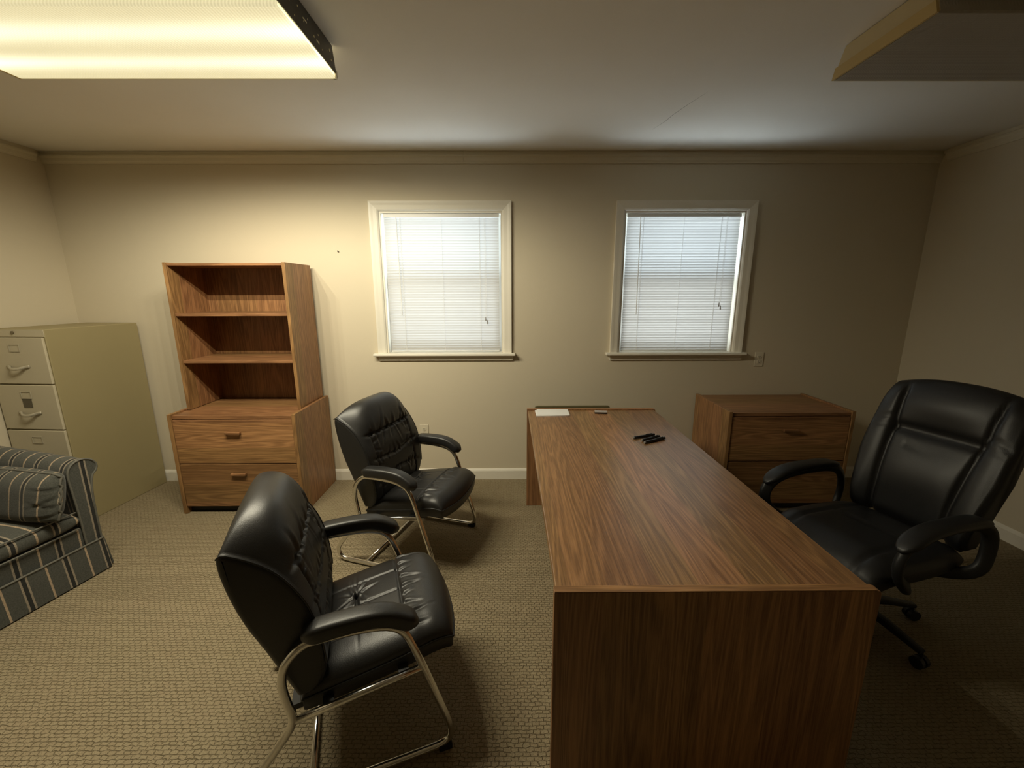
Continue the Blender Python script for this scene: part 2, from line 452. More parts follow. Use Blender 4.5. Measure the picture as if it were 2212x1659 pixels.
def wrinkle(px, py, x, y, ang, ln, w):
    """a soft fold starting at (x,y) running ln along ang, fading out"""
    c, s = cos(ang), sin(ang); dx, dy = px - x, py - y
    a, b = dx * c + dy * s, -dx * s + dy * c
    if a < -w or a > ln: return 0.0
    f = max(0.0, 1 - max(a, 0) / ln)
    return f * (exp(-(b / w) ** 2) - 0.6 * exp(-((b - 1.9 * w) / w) ** 2))

# ------------------------------------------------------------------ the room
def room():
    T = 0.14
    struct(obj('floor', BX(XL - T, XR + T, YB - T, D + T, -0.1, 0), 'carpet'))
    ce = struct(obj('ceiling', BX(XL - T, XR + T, YB - T, D + T, H, H + 0.1), 'ceiling'))
    bm = bmesh.new(); sweep(bm, [(1.02, 2.42, H), (.985, 2.55, H), (.95, 2.70, H), (.94, 2.80, H), (.905, 2.93, H)], [(-.0011, 0), (.0011, 0), (0, -.0006)], scale=[.3, .8, 1, .8, .3])
    obj('hairline_crack', bm, 'slot', ce)
    struct(obj('wall_left', BX(XL - T, XL, YB, D, 0, H), 'wall'))
    struct(obj('wall_right', BX(XR, XR + T, YB, D, 0, H), 'wall'))
    struct(obj('wall_rear', BX(XL - T, XR + T, YB - T, YB, 0, H), 'wall'))
    # window wall: one mesh with two openings
    bm = bmesh.new()
    xs = [XL - T, WIN[0][0], WIN[0][1], WIN[1][0], WIN[1][1], XR + T]
    for i in range(5):
        if i in (1, 3):
            box(bm, xs[i], xs[i + 1], D, D + T, 0, WZ0 - .02); box(bm, xs[i], xs[i + 1], D, D + T, WZ1, H)
        else:
            box(bm, xs[i], xs[i + 1], D, D + T, 0, H)
    bmesh.ops.remove_doubles(bm, verts=bm.verts[:], dist=1e-5)
    struct(obj('wall_back', bm, 'wall'))
    # crown moulding and baseboards
    cr = [(0, -.006), (-0.008, -.006), (-0.010, 0.004), (-0.016, 0.012), (-0.020, 0.030), (-0.028, 0.040), (-0.028, 0.050), (-0.018, 0.054), (-0.018, 0.075), (0, 0.075)]
    bm = bmesh.new(); prism(bm, [(D + a, H - .0755 + b) for a, b in cr], 'x', XL, 1.135 - 1.467); prism(bm, [(D + a, H - .0755 + b) for a, b in cr], 'x', -0.3305, XR)
    struct(obj('trim_1', bm, 'crown'))
    bm = bmesh.new(); prism(bm, [(XL - a, H - .0755 + b) for a, b in cr], 'y', YB, D - .06)
    struct(obj('trim_2', bm, 'crown'))
    bm = bmesh.new(); prism(bm, [(XR + a, H - .0755 + b) for a, b in cr], 'y', YB, D - .06)
    struct(obj('trim_3', bm, 'crown'))
    bb = [(0, 0), (-0.014, 0), (-0.014, 0.074), (-0.010, 0.084), (-0.004, 0.094), (0, 0.095)]
    bm = bmesh.new(); prism(bm, [(D + a, b) for a, b in bb], 'x', XL, XR); struct(obj('baseboard_back', bm, 'trim'))
    bm = bmesh.new(); prism(bm, [(XL - a, b) for a, b in bb], 'y', YB, D - .015); struct(obj('baseboard_left', bm, 'trim'))
    bm = bmesh.new(); prism(bm, [(XR + a, b) for a, b in bb], 'y', YB, D - .015); struct(obj('baseboard_right', bm, 'trim'))

def window(i, a, b):
    w = bpy.data.objects.new('window_%d' % (i + 1), None); COL.objects.link(w); struct(w)
    w.location = ((a + b) / 2, D, 0)
    hw = (b - a) / 2; cw = 0.070
    # moulded casing, mitred: left, right, head
    pr = [(0, 0), (0.004, -0.010), (0.014, -0.016), (0.040, -0.020), (0.056, -0.024), (cw, -0.026), (cw, 0)]
    bm = bmesh.new()
    def strip(pts_a, pts_b):
        A = [bm.verts.new(p) for p in pts_a]; B = [bm.verts.new(p) for p in pts_b]; n = len(A)
        bm.faces.new(A); bm.faces.new(B[::-1])
        for k in range(n): bm.faces.new([A[k], B[k], B[(k + 1) % n], A[(k + 1) % n]])
    for s in (-1, 1):
        strip([(s * (hw + d), y, WZ0) for d, y in pr], [(s * (hw + d), y, WZ1 + d) for d, y in pr])
    strip([(-hw - d, y, WZ1 + d) for d, y in pr], [(hw + d, y, WZ1 + d) for d, y in pr])
    obj('casing', bm, 'trim', w)
    bm = bmesh.new(); box(bm, -hw - .105, hw + .100, -.058, -.0005, WZ0 - .021, WZ0); box(bm, -hw + .001, hw - .001, -.0005, .095, WZ0 - .019, WZ0)
    obj('sill', bm, 'trim', w, bevel=.006, seg=3)
    obj('apron', BX(-hw - .072, hw + .082, -.018, -.0005, WZ0 - .062, WZ0 - .0215), 'trim', w, bevel=.006)
    # jamb lining and head stop
    bm = bmesh.new()
    box(bm, -hw, -hw + .010, .0, .125, WZ0, WZ1); box(bm, hw - .010, hw, .0, .125, WZ0, WZ1); box(bm, -hw + .01, hw - .01, .0, .125, WZ1 - .012, WZ1)
    obj('jamb', bm, 'trim', w)
    # double-hung sashes
    zm = 1.665
    for nm, z0, z1, y0 in (('upper_sash', zm - .02, WZ1 - .012, .100), ('lower_sash', WZ0, zm + .02, .073)):
        bm = bmesh.new(); e = .038
        box(bm, -hw + .012, -hw + .012 + e, y0, y0 + .024, z0, z1); box(bm, hw - .012 - e, hw - .012, y0, y0 + .024, z0, z1)
        box(bm, -hw + .012 + e, hw - .012 - e, y0, y0 + .024, z0, z0 + e); box(bm, -hw + .012 + e, hw - .012 - e, y0, y0 + .024, z1 - e, z1)
        s = obj(nm, bm, 'sash', w)
        obj('glass_pane', BX(-hw + .012 + e, hw - .012 - e, y0 + .010, y0 + .014, z0 + e, z1 - e), 'glass', s)
    bm = bmesh.new(); q = [bm.verts.new(p) for p in ((-hw + .012, .134, WZ0), (hw - .012, .134, WZ0), (hw - .012, .134, zm), (-hw + .012, .134, zm))]; bm.faces.new(q)
    obj('insect_screen', bm, 'screen', w)

def blind(a, b, label, tilt, tassel_z, crooked=0.0):
    cx = (a + b) / 2; hw = (b - a) / 2 - .026
    t = thing('mini_blind', label, 'window blind', (cx, D, WZ0), 0, 'mini blinds in the two windows')
    top = WZ1 - .014 - WZ0
    y = .030
    bm = bmesh.new(); box(bm, -hw - .004, hw + .004, y - .014, y + .014, top - .027, top)
    obj('headrail', bm, 'rail', t, bevel=.003)
    obj('bottom_rail', BX(-hw, hw, y - .010, y + .010, .004, .016), 'rail', t, bevel=.004)
    bm = bmesh.new()
    n = 50; z0, z1 = .026, top - .040
    for i in range(n):
        z = lerp(z0, z1, i / (n - 1))
        dz = crooked * max(0, 1 - (n - 1 - i) / 3.0)
        s_ = .0270; tl = radians(tilt + random.uniform(-1.5, 1.5)); rows = []
        for k in range(5):
            s = (k / 4 - .5) * s_
            bow = .0030 * (1 - (2 * k / 4 - 1) ** 2)
            # closed with the room-side edge raised, crown towards the room
            yy = y - s * cos(tl) - bow * sin(tl); zz = z + s * sin(tl) - bow * cos(tl)
            rows.append([bm.verts.new((-hw, yy, zz)), bm.verts.new((hw, yy, zz + dz))])
        for r0, r1 in zip(rows, rows[1:]): bm.faces.new([r0[0], r0[1], r1[1], r1[0]])
    obj('slats', bm, 'slat', t, smooth=True)
    for fx in (-.72, 0.0, .66):
        bm = bmesh.new(); sweep(bm, [(fx * hw, y - .0155, top - .02), (fx * hw, y - .0155, .012)], circ(.0010, 6))
        if fx: sweep(bm, [(fx * hw + .004, y - .0155, top - .02), (fx * hw + .004, y - .0155, .012)], circ(.0008, 6))
        obj('ladder_cord', bm, 'cord', t)
    # tilt wand at left, lift cord with tassels at right
    bm = bmesh.new(); sweep(bm, [(-.78 * hw, y - .018, top - .02), (-.775 * hw, y - .022, top - .05), (-.76 * hw, y - .022, .30)], circ(.0028, 6))
    obj('tilt_wand', bm, 'cord', t)
    bm = bmesh.new()
    for dx in (-.003, .003):
        sweep(bm, [(.76 * hw + dx, y - .017, top - .02), (.765 * hw + dx * 1.5, y - .020, tassel_z + .02)], circ(.0009, 6))
    obj('lift_cord', bm, 'cord', t)
    for dx, dz in ((-.006, .0), (.008, -.022)):
        bm = bmesh.new(); cyl(bm, (.765 * hw + dx, y - .020, tassel_z - .012 + dz), .006, .032, 'z', 10, .0025)
        obj('tassel', bm, 'tassel', t, smooth=False)

def outlet(name, x, z, label):
    t = thing(name, label, 'outlet', (x, D, z), 0, 'ivory wall outlets')
    obj('cover_plate', BX(-.036, .036, -.006, -.0003, -.0585, .0585), 'outlet', t, bevel=.003)
    for dz in (.020, -.020):
        bm = bmesh.new(); prism(bm, [(p[0], p[1] + dz) for p in superc(.017, .0145, 20, 3)], 'y', -.0085, -.0055)
        r = obj('receptacle', bm, 'outlet', t)
        bm = bmesh.new()
        box(bm, -.0075, -.0055, -.0092, -.0083, dz - .002, dz + .007); box(bm, .0055, .0075, -.0092, -.0083, dz - .002, dz + .006); cyl(bm, (0, -.0092, dz - .0085), .0026, .0009, 'y', 10)
        obj('slots', bm, 'slot', r)
    bm = bmesh.new(); cyl(bm, (0, -.0078, 0), .003, .002, 'y', 10); obj('screw', bm, 'cab_metal', t)

room()
for i, (a, b) in enumerate(WIN): window(i, a, b)
blind(*WIN[0], 'white mini blind closed in the window nearer the tall bookcase', 71, .262)
blind(*WIN[1], 'white mini blind closed in the window above the desk, headrail slightly skewed', 71, .37, crooked=.010)
outlet('wall_outlet', -0.716, .430, 'ivory wall outlet low on the wall, just above the baseboard behind the farther guest chair')
outlet('wall_outlet', 2.016, 1.030, 'ivory wall outlet beside the lower corner of the window, above the low cabinet')
bm = bmesh.new(); cyl(bm, (-1.304, D - .012, 1.871), .0022, .014, 'y', 8); cyl(bm, (-1.304, D - .014, 1.871), .0055, .003, 'y', 10)
tag(obj('wall_nail', bm, 'nail'), 'small dark nail in the beige wall between bookcase and window', 'nail')

# ------------------------------------------------------------------ ceiling lights
def fixture(name, label, x0, x1, y0, y1, lit):
    cx, cy = (x0 + x1) / 2, (y0 + y1) / 2; hx, hy = (x1 - x0) / 2, (y1 - y0) / 2
    t = thing(name, label, 'ceiling light', (cx, cy, H), 0, 'ceiling wraparound fluorescent lights')
    h = .112
    # metal body against the ceiling
    bm = bmesh.new(); prism(bm, [(-hy + .05, -.002), (hy - .05, -.002), (hy - .07, -.05), (-hy + .07, -.05)], 'x', -hx + .004, hx - .004)
    obj('body', bm, 'white_metal', t)
    # wraparound lens: bottom sheet with upturned, flared sides (a thin shell)
    out = [(-hy + .030, -.030), (-hy + .012, -.075), (-hy, -h + .006), (-hy + .004, -h), (hy - .004, -h), (hy, -h + .006), (hy - .012, -.075), (hy - .030, -.030)]
    inn = [(hy - .033, -.030), (hy - .016, -.075), (hy - .006, -h + .005), (-hy + .006, -h + .005), (-hy + .016, -.075), (-hy + .033, -.030)]
    bm = bmesh.new(); prism(bm, out + inn, 'x', -hx, hx)
    bmesh.ops.triangulate(bm, faces=[f for f in bm.faces if len(f.verts) > 4])
    obj('lens', bm, 'lens_lit' if lit else 'lens_off', t)
    # thin bright rim strips on the lower edges
    bm = bmesh.new(); box(bm, -hx, hx, hy - .001, hy + .004, -h, -h + .014)
    obj('edge_trim', bm, 'white_metal', t)
    for yy in (-.10, .10):
        bm = bmesh.new(); cyl(bm, (-hx + .05, yy, -.072), .013, 2 * hx - .10, 'x', 14)
        obj('fluorescent_tube', bm, 'tube' if lit else 'tube_off', t, smooth=True)
    end = [(-hy + .045, -.003), (hy - .045, -.003), (hy - .008, -.075), (hy + .002, -h + .004), (-hy - .002, -h + .004), (-hy + .008, -.075)]
    for s in (-1, 1):
        bm = bmesh.new()
        xa, xb = (hx + .0005, hx + .004) if s > 0 else (-hx - .004, -hx - .0005)
        if lit and s > 0:
            prism(bm, [(-hy + .03, -.003), (hy - .03, -.003), (hy - .004, -h + .016), (-hy + .004, -h + .016)], 'x', xa, xb)
            e = obj('end_plate', bm, 'dark_metal', t)
            for (yy, zz, r) in ((-.19, -.03, .007), (-.15, -.045, .003), (-.12, -.075, .003), (-.09, -.03, .0035), (-.05, -.055, .003), (-.015, -.03, .003), (.03, -.06, .004), (.07, -.035, .003), (.10, -.07, .003), (.145, -.05, .003), (.175, -.035, .006), (.185, -.065, .004)):
                bm = bmesh.new(); cyl(bm, (xb - .0002, yy, zz), r, .0012, 'x', 10); obj('knockout', bm, 'hole_glow', e)
            for q in ((-.055, -.025, -.048, -.043), (.05, .075, -.065, -.058)):
                obj('slot', BX(xb - .0002, xb + .001, *q), 'hole_glow', e)
            bm = bmesh.new(); box(bm, hx - .01, hx + .006, hy - .012, hy + .004, -h, -h + .03); obj('corner_clip', bm, 'white_metal', t)
        else:
            prism(bm, end, 'x', xa, xb)
            e = obj('end_cap', bm, 'yellow_pale', t)
            bm = bmesh.new()
            xc, xd = (xb, xb + .008) if s > 0 else (xa - .008, xa)
            prism(bm, [(hy - .010, -.070), (hy + .002, -h), (-hy - .002, -h), (-hy + .010, -.070)], 'x', xc, xd)
            obj('cap_lip', bm, 'yellow_cap', e)
    return t
fixture('fluorescent_light', 'lit wraparound fluorescent ceiling light with missing end cap, above the guest chairs', -2.065, -0.735, 1.560, 2.030, True)
fixture('fluorescent_light', 'unlit grey wraparound fluorescent ceiling light with yellowed end cap, on the dark side', 1.408, 2.738, 1.590, 2.045, False)
# the glow of the lit fixture's two tubes: a row of added, unseen point lights under the lens along each tube
def photometric(P):
    """intensity curve of a lensed two-tube luminaire: nothing upwards, cut off towards the horizontal, less along the tubes"""
    P.use_nodes = True
    nt = P.node_tree; em = nt.nodes['Emission']
    g = N(nt, 'ShaderNodeNewGeometry'); sp = N(nt, 'ShaderNodeSeparateXYZ'); L(nt, g.outputs['Incoming'], sp.inputs[0])
    down = N(nt, 'ShaderNodeMapRange', interpolation_type='SMOOTHSTEP'); down.inputs['From Min'].default_value = 0.0; down.inputs['From Max'].default_value = CUT
    L(nt, math_(nt, 'MULTIPLY', sp.outputs[2], SIGN), down.inputs['Value'])
    along = math_(nt, 'POWER', math_(nt, 'SUBTRACT', 1.0, math_(nt, 'MULTIPLY', sp.outputs[0], sp.outputs[0])), AXP)
    L(nt, math_(nt, 'MULTIPLY', down.outputs[0], along), em.inputs['Strength'])
CUT, AXP, SIGN = 0.40, 0.55, -1.0
for ry in (1.69, 1.90):
    for k in range(7):
        P = bpy.data.lights.new('tube_glow', 'POINT')
        photometric(P)
        P.energy = LAMP; P.color = (1.0, 0.915, 0.69); P.shadow_soft_size = 0.0
        o = bpy.data.objects.new('tube_glow', P); COL.objects.link(o)
        o.location = (lerp(-1.99, -0.81, k / 6), ry, H - .118)

# ------------------------------------------------------------------ wooden furniture
def pull(parent, x, y, z, w=.105):
    bm = bmesh.new()
    box(bm, x - w / 2, x + w / 2, y - .024, y - .012, z - .006, z + .010)
    box(bm, x - w / 2, x - w / 2 + .012, y - .013, y - .0003, z - .006, z + .010); box(bm, x + w / 2 - .012, x + w / 2, y - .013, y - .0003, z - .006, z + .010)
    obj('handle', bm, 'wood_pull', parent, bevel=.003)

def lateral_cabinet(name, label, x0, x1, y0, y1, z, fl=False):
    w, d = x1 - x0, y1 - y0
    t = thing(name, label, 'cabinet', ((x0 + x1) / 2, y0, 0), 0, 'low wooden lateral file cabinets')
    hw = w / 2; th = .024
    for s in (-1, 1):
        bm = bmesh.new(); xa, xb = (-hw, -hw + th) if s < 0 else (hw - th, hw)
        box(bm, xa, xb, 0, d, 0, z)
        obj('side_panel', bm, 'wood_v_y', t, bevel=.0025)
    obj('top', BX(-hw + th + .0003, hw - th - .0003, .012, d - .002, z - .036, z - .012), 'wood_hy', t, bevel=.002)
    obj('back_panel', BX(-hw + th + .0003, hw - th - .0003, d - .012, d - .002, .05, z - .037), 'wood_v_x', t)
    obj('toe_kick', BX(-hw + th + .0003, hw - th - .0003, .045, .060, 0, .052), 'toe', t)
    for z0, z1, hz in ((.385, z - .040, .612), (.056, .378, .306)):
        dr = obj('drawer', BX(-hw + th + .003, hw - th - .003, .006, .026, z0, z1), 'wood_h', t, bevel=.002)
        pull(dr, -.0, .006, hz)
    return t

lateral_cabinet('lateral_file_cabinet', 'brown wood two-drawer lateral file cabinet under the open bookcase hutch', -2.362, -1.483, 2.787, 3.335, .7465)
lateral_cabinet('lateral_file_cabinet', 'brown wood lateral file cabinet with bare top behind the black executive chair', 1.523, 2.405, 2.792, 3.335, .750)

def hutch():
    x0, x1 = -2.335, -1.513; y0, y1 = 2.9426, 3.315; zb = .736; zt = 1.7664
    t = thing('bookcase_hutch', 'brown wood open bookcase hutch with empty shelves standing on the file cabinet', 'bookcase', ((x0 + x1) / 2, y0, zb))
    hw = (x1 - x0) / 2; d = y1 - y0; h = zt - zb; th = .023
    for s in (-1, 1):
        xa, xb = (-hw, -hw + th) if s < 0 else (hw - th, hw)
        obj('side_panel', BX(xa, xb, 0, d, .001, h), 'wood_v_y', t, bevel=.0025)
    obj('back_panel', BX(-hw + th, hw - th, d - .010, d - .002, .001, h - .006), 'wood_v_x', t)
    for z in (1.426, 1.096):
        obj('shelf', BX(-hw + th + .0003, hw - th - .0003, .010, d - .011, z - zb - .020, z - zb), 'wood_hy', t, bevel=.002)
    obj('top_panel', BX(-hw + th + .0003, hw - th - .0003, .006, d - .011, h - .022, h - .005), 'wood_hy', t, bevel=.002)
hutch()

def desk():
    x0, x1, y0, y1, z = .122, 1.0395, 1.0165, 2.912, .749
    t = thing('executive_desk', 'large brown wood-grain office desk with panel ends in the middle of the room', 'desk', ((x0 + x1) / 2, (y0 + y1) / 2, 0))
    hw = (x1 - x0) / 2; hl = (y1 - y0) / 2; th = .028
    obj('desktop', BX(-hw + .006, hw - .012, -hl + th + .0004, hl - th - .0004, z - .036, z - .008), 'desk_top', t, bevel=.003)
    for s in (-1, 1):
        ya, yb = (-hl, -hl + th) if s < 0 else (hl - th, hl)
        # end panel with eased upper corners
        r = .014
        e = .0025
        pts = [(-hw, 0), (hw, 0), (hw, z - r), (hw - r * .3, z - r * .3), (hw - r, z - e), (-hw, z - e)]
        bm = bmesh.new(); prism(bm, pts, 'y', ya, yb)
        ep = obj('end_panel', bm, 'wood_v_x', t, bevel=.0015)
        obj('edge_band', BX(-hw + .0005, hw - r, ya + .0005, yb - .0005, z - e + .0001, z), 'wood_hy', ep, bevel=.001)
    obj('modesty_panel', BX(-hw + .27, -hw + .29, -hl + th + .0004, hl - th - .0004, .10, z - .037), 'wood_v_y', t)
    # drawer pedestal on the sitter's side, at the near end
    p = obj('pedestal', BX(-hw + .291, hw - .06, hl - th - .42, hl - th - .0006, .03, z - .038), 'wood_v_y', t, bevel=.003)
    for z0, z1 in ((.045, .36), (.366, z - .044)):
        obj('drawer', BX(hw - .0597, hw - .042, hl - th - .415, hl - th - .006, z0, z1), 'wood_v_y', p, bevel=.002)
desk()

# ------------------------------------------------------------------ metal file cabinet
def file_cabinet():
    w, d, h = .425, .630, 1.340
    t = thing('file_cabinet', 'beige four-drawer metal file cabinet in the corner behind the striped sofa', 'cabinet', (-2.955 - w / 2, 2.690 + .016, 0), radians(-4.4))
    hw = w / 2
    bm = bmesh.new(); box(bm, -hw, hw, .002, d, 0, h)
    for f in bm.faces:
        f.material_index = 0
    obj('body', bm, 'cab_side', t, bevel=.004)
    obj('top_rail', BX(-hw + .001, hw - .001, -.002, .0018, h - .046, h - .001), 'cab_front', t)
    obj('kick_plate', BX(-hw + .001, hw - .001, -.002, .0018, .0, .048), 'cab_front', t)
    bm = bmesh.new(); cyl(bm, (.0, -.008, h - .020), .010, .0055, 'y', 16); obj('lock', bm, 'lock', t)
    for k in range(4):
        z1 = h - .050 - k * .310; z0 = z1 - .302
        dr = obj('drawer', BX(-hw + .006, hw - .006, -.014, .0016, z0, z1), 'cab_front', t, bevel=.004)
        # card holder frame
        bm = bmesh.new(); zc = z1 - .067
        box(bm, -.037, .037, -.0175, -.0143, zc + .020, zc + .024); box(bm, -.037, .037, -.0175, -.0143, zc - .024, zc - .020); box(bm, -.037, -.033, -.0175, -.0143, zc - .020, zc + .020); box(bm, .033, .037, -.0175, -.0143, zc - .020, zc + .020)
        obj('card_holder', bm, 'cab_metal', dr)
        # bail pull: wings flat on the front with a hooded bow between them
        bm = bmesh.new(); zc = z0 + .110
        path = smooth_poly([(-.078, -.016, zc + .006), (-.055, -.020, zc + .004), (-.040, -.036, zc - .004), (0, -.046, zc - .010), (.040, -.036, zc - .004), (.055, -.020, zc + .004), (.078, -.016, zc + .006)], 20)
        sweep(bm, path, superc(.006, .009, 10, 3))
        obj('handle', bm, 'cab_metal', dr, smooth=True)
        if k == 1:
            obj('sticker', BX(-.035, .029, -.0160, -.0143, zc + .040, zc + .100), 'sticker', dr)
file_cabinet()

# ------------------------------------------------------------------ guest chairs
FRAME = [(-.165, .566), (-.195, .552), (-.232, .512), (-.246, .45), (-.238, .38), (-.222, .31), (-.262, .25), (-.322, .175), (-.385, .10), (-.396, .062), (-.380, .028), (-.345, .017),
         (-.20, .017), (.18, .017), (.222, .022), (.246, .046), (.243, .090), (.206, .215), (.163, .358), (.133, .455), (.112, .51), (.078, .543), (.02, .560), (-.06, .566)]
def seat_mesh():
    bm = bmesh.new(); nu, nv = 150, 128
    x0, x1, hw = -.225, .295, .252
    def pos(u, v, top):
        k = .30
        xx = u * sqrt(1 - k * v * v / 2); yy = v * sqrt(1 - k * .8 * u * u / 2) if u > 0 else v * sqrt(1 - .08 * u * u / 2)
        x = lerp(x0, x1, (xx + 1) / 2) + .012 * (1 - v * v) * (u > 0) * u
        y = yy * hw
        edge = .352 + (x + .10) * .185
        edge -= max(0, x - .19) ** 2 * 3.2          # waterfall front
        eu = 1 - abs(u) ** 7; ev = 1 - abs(v) ** 6
        e = (max(0, eu) * max(0, ev)) ** .42
        if top:
            z = edge + .060 * e
            z += .010 * (1 - v * v) * (1 - u * u)
            damp = min(1.0, e * 1.4)
            s = 0
            s -= .0085 * crease(x - .122, .0045)
            s += .004 * crease(x - .150, .020)
            if x < .13:
                s -= .0055 * crease(y - .118, .004) + .0055 * crease(y + .005, .004) + .0055 * crease(y + .128, .004)
                for ty in (.055, -.07):
                    s -= .0060 * crease(x + .035, .0045) * crease(y - ty, .085)
                    s -= .0055 * exp(-(((x + .035) / .030) ** 2 + ((y - ty) / .022) ** 2))
                    for q in range(9):
                        s -= .0066 * wrinkle(x, y, -.035, ty, 2 * pi * q / 9 + .3 * sin(q * 5 + ty * 40), .095 + .03 * sin(q * 3), .0058)
            else:
                for q in range(9):
                    yy0 = -.20 + q * .05 + .008 * sin(q * 4.1)
                    s -= .0072 * wrinkle(x, y, .126, yy0, .30 * sin(q * 2.3), .085 + .035 * sin(q * 1.7), .0065)
            z += s * damp
        else:
            z = edge - .058 * max(0, e) ** .16
        return (x, y, z)
    G = {}
    for top in (1, 0):
        for i in range(nu + 1):
            for j in range(nv + 1):
                rim = i in (0, nu) or j in (0, nv)
                if rim and not top: G[0, i, j] = G[1, i, j]; continue
                u = sin((i / nu * 2 - 1) * pi / 2 * .999) * .35 + (i / nu * 2 - 1) * .65
                v = sin((j / nv * 2 - 1) * pi / 2 * .999) * .35 + (j / nv * 2 - 1) * .65
                G[top, i, j] = bm.verts.new(pos(u, v, top))
        for i in range(nu):
            for j in range(nv):
                q = [G[top, i, j], G[top, i + 1, j], G[top, i + 1, j + 1], G[top, i, j + 1]]
                bm.faces.new(q if top else q[::-1])
    rim = []
    for i in range(nu): rim.append(G[1, i, 0].co.copy())
    for j in range(nv): rim.append(G[1, nu, j].co.copy())
    for i in range(nu, 0, -1): rim.append(G[1, i, nv].co.copy())
    for j in range(nv, 0, -1): rim.append(G[1, 0, j].co.copy())
    c = Vector((.03, 0, .36))
    rim = [p + Vector((p.x - c.x, p.y - c.y, 0)).normalized() * .0012 for p in rim]
    return bm, rim

def loft_back(center, side, hw, np_, nv, disp, edge_r=.018, wfun=None, vexp=2.4):
    """closed XZ profile lofted across y; profiles are rear-bottom -> top -> front-bottom"""
    C = smooth_poly(center, np_); Sd = smooth_poly(side, np_)
    bm = bmesh.new(); rows = []
    vs = [(-1 + 2 * j / nv) for j in range(nv + 1)]
    # rounded edges: extra sections shrinking inwards
    secs = []
    for k in (3, 2, 1):
        a = k / 3 * pi / 2; secs.append((-1, edge_r * (1 - cos(a)), -edge_r * (1 - sin(a)) + 0))
    secs = [(-1, edge_r * (1 - sin(a)), edge_r * (1 - cos(a))) for a in (0.05, .45, .9, 1.3)] + [(v, 0, 0) for v in vs] + [(1, edge_r * (1 - sin(a)), edge_r * (1 - cos(a))) for a in (1.3, .9, .45, .05)]
    for v, shrink, inset in secs:
        f = abs(v) ** vexp
        prof = [(lerp(a[0], b[0], f), lerp(a[1], b[1], f)) for a, b in zip(C, Sd)]
        if shrink:
            n = len(prof); q = []
            for i in range(n):
                a, b = prof[max(i - 1, 0)], prof[min(i + 1, n - 1)]
                tx, tz = b[0] - a[0], b[1] - a[1]; l = max(1e-9, sqrt(tx * tx + tz * tz))
                q.append((prof[i][0] + tz / l * shrink, prof[i][1] - tx / l * shrink))   # inwards (right of travel)
            prof = q
        row = []
        n = len(prof)
        for i, (x, z) in enumerate(prof):
            t = i / (n - 1)
            w = hw * (wfun(z) if wfun else 1.0)
            y = v * w
            if abs(v) == 1: y = v * (w + edge_r - (edge_r - inset) - edge_r + 0) if False else v * (w - (edge_r - inset if inset < edge_r else 0) * 0 - 0) 
            if shrink: y = math.copysign(w + (edge_r - inset) * .75, v)
            a, b = prof[max(i - 1, 0)], prof[min(i + 1, n - 1)]
            tx, tz = b[0] - a[0], b[1] - a[1]; l = max(1e-9, sqrt(tx * tx + tz * tz))
            dd = disp(t, y, z) if not shrink else 0
            row.append(bm.verts.new((x - tz / l * dd, y, z + tx / l * dd)))
        rows.append(row)
    n = len(rows[0])
    for A, B in zip(rows, rows[1:]):
        for i in range(n):
            bm.faces.new([A[i], A[(i + 1) % n], B[(i + 1) % n], B[i]])
    bm.faces.new(rows[0]); bm.faces.new(rows[-1][::-1])
    return bm, rows

GC = [(-.185, .365), (-.205, .45), (-.245, .56), (-.292, .66), (-.330, .77), (-.350, .86), (-.345, .925), (-.295, .958), (-.235, .948), (-.200, .90), (-.182, .83), (-.172, .76), (-.150, .70), (-.138, .62), (-.128, .53), (-.120, .45), (-.125, .385), (-.155, .355)]
GS = [(-.215, .355), (-.244, .44), (-.278, .545), (-.320, .65), (-.345, .74), (-.360, .82), (-.362, .868), (-.348, .884), (-.314, .868), (-.262, .835), (-.218, .792), (-.182, .735), (-.155, .68), (-.135, .60), (-.125, .52), (-.122, .45), (-.135, .39), (-.165, .355)]
def guest_disp(t, y, z):
    if t < .50: return 0.0
    s = 0.0
    ay = abs(y)
    fr = min(1.0, (t - .50) / .05)
    inner = exp(-(max(0, ay - .19) / .03) ** 2)
    s -= .017 * crease(z - .775, .008) * inner
    s -= .010 * crease(z - (.615 + .10 * ay), .009) * inner
    s -= .010 * crease(z - (.520 - .15 * ay), .009) * inner
    if z < .80: s -= .008 * crease(ay - .185, .008)
    s += .006 * crease(z - .83, .05) * inner
    for q in range(6):
        y0 = -.17 + q * .066 + .014 * sin(q * 3.3)
        s -= .0070 * wrinkle(z, y, .775, y0, .40 * sin(q * 2.1), .11 + .05 * sin(q * 1.9), .0090)
        s -= .0055 * wrinkle(z, y, .768, y0 + .03, pi + .45 * sin(q * 1.3), .09 + .03 * sin(q * 2.7), .0085)
        s -= .0050 * wrinkle(z, y, .615, y0 + .01, .5 * sin(q * 1.7), .07, .0080)
        s -= .0055 * wrinkle(z, y, .52, y0, pi + .5 * sin(q * 2.9), .08, .0080)
    for sg in (-1, 1):
        for q in range(7):
            z0 = .46 + q * .045
            s -= .0045 * wrinkle(y * sg, z, .185, z0, pi + .3 * sin(q * 3 + sg), .07, .006)
    return s * fr
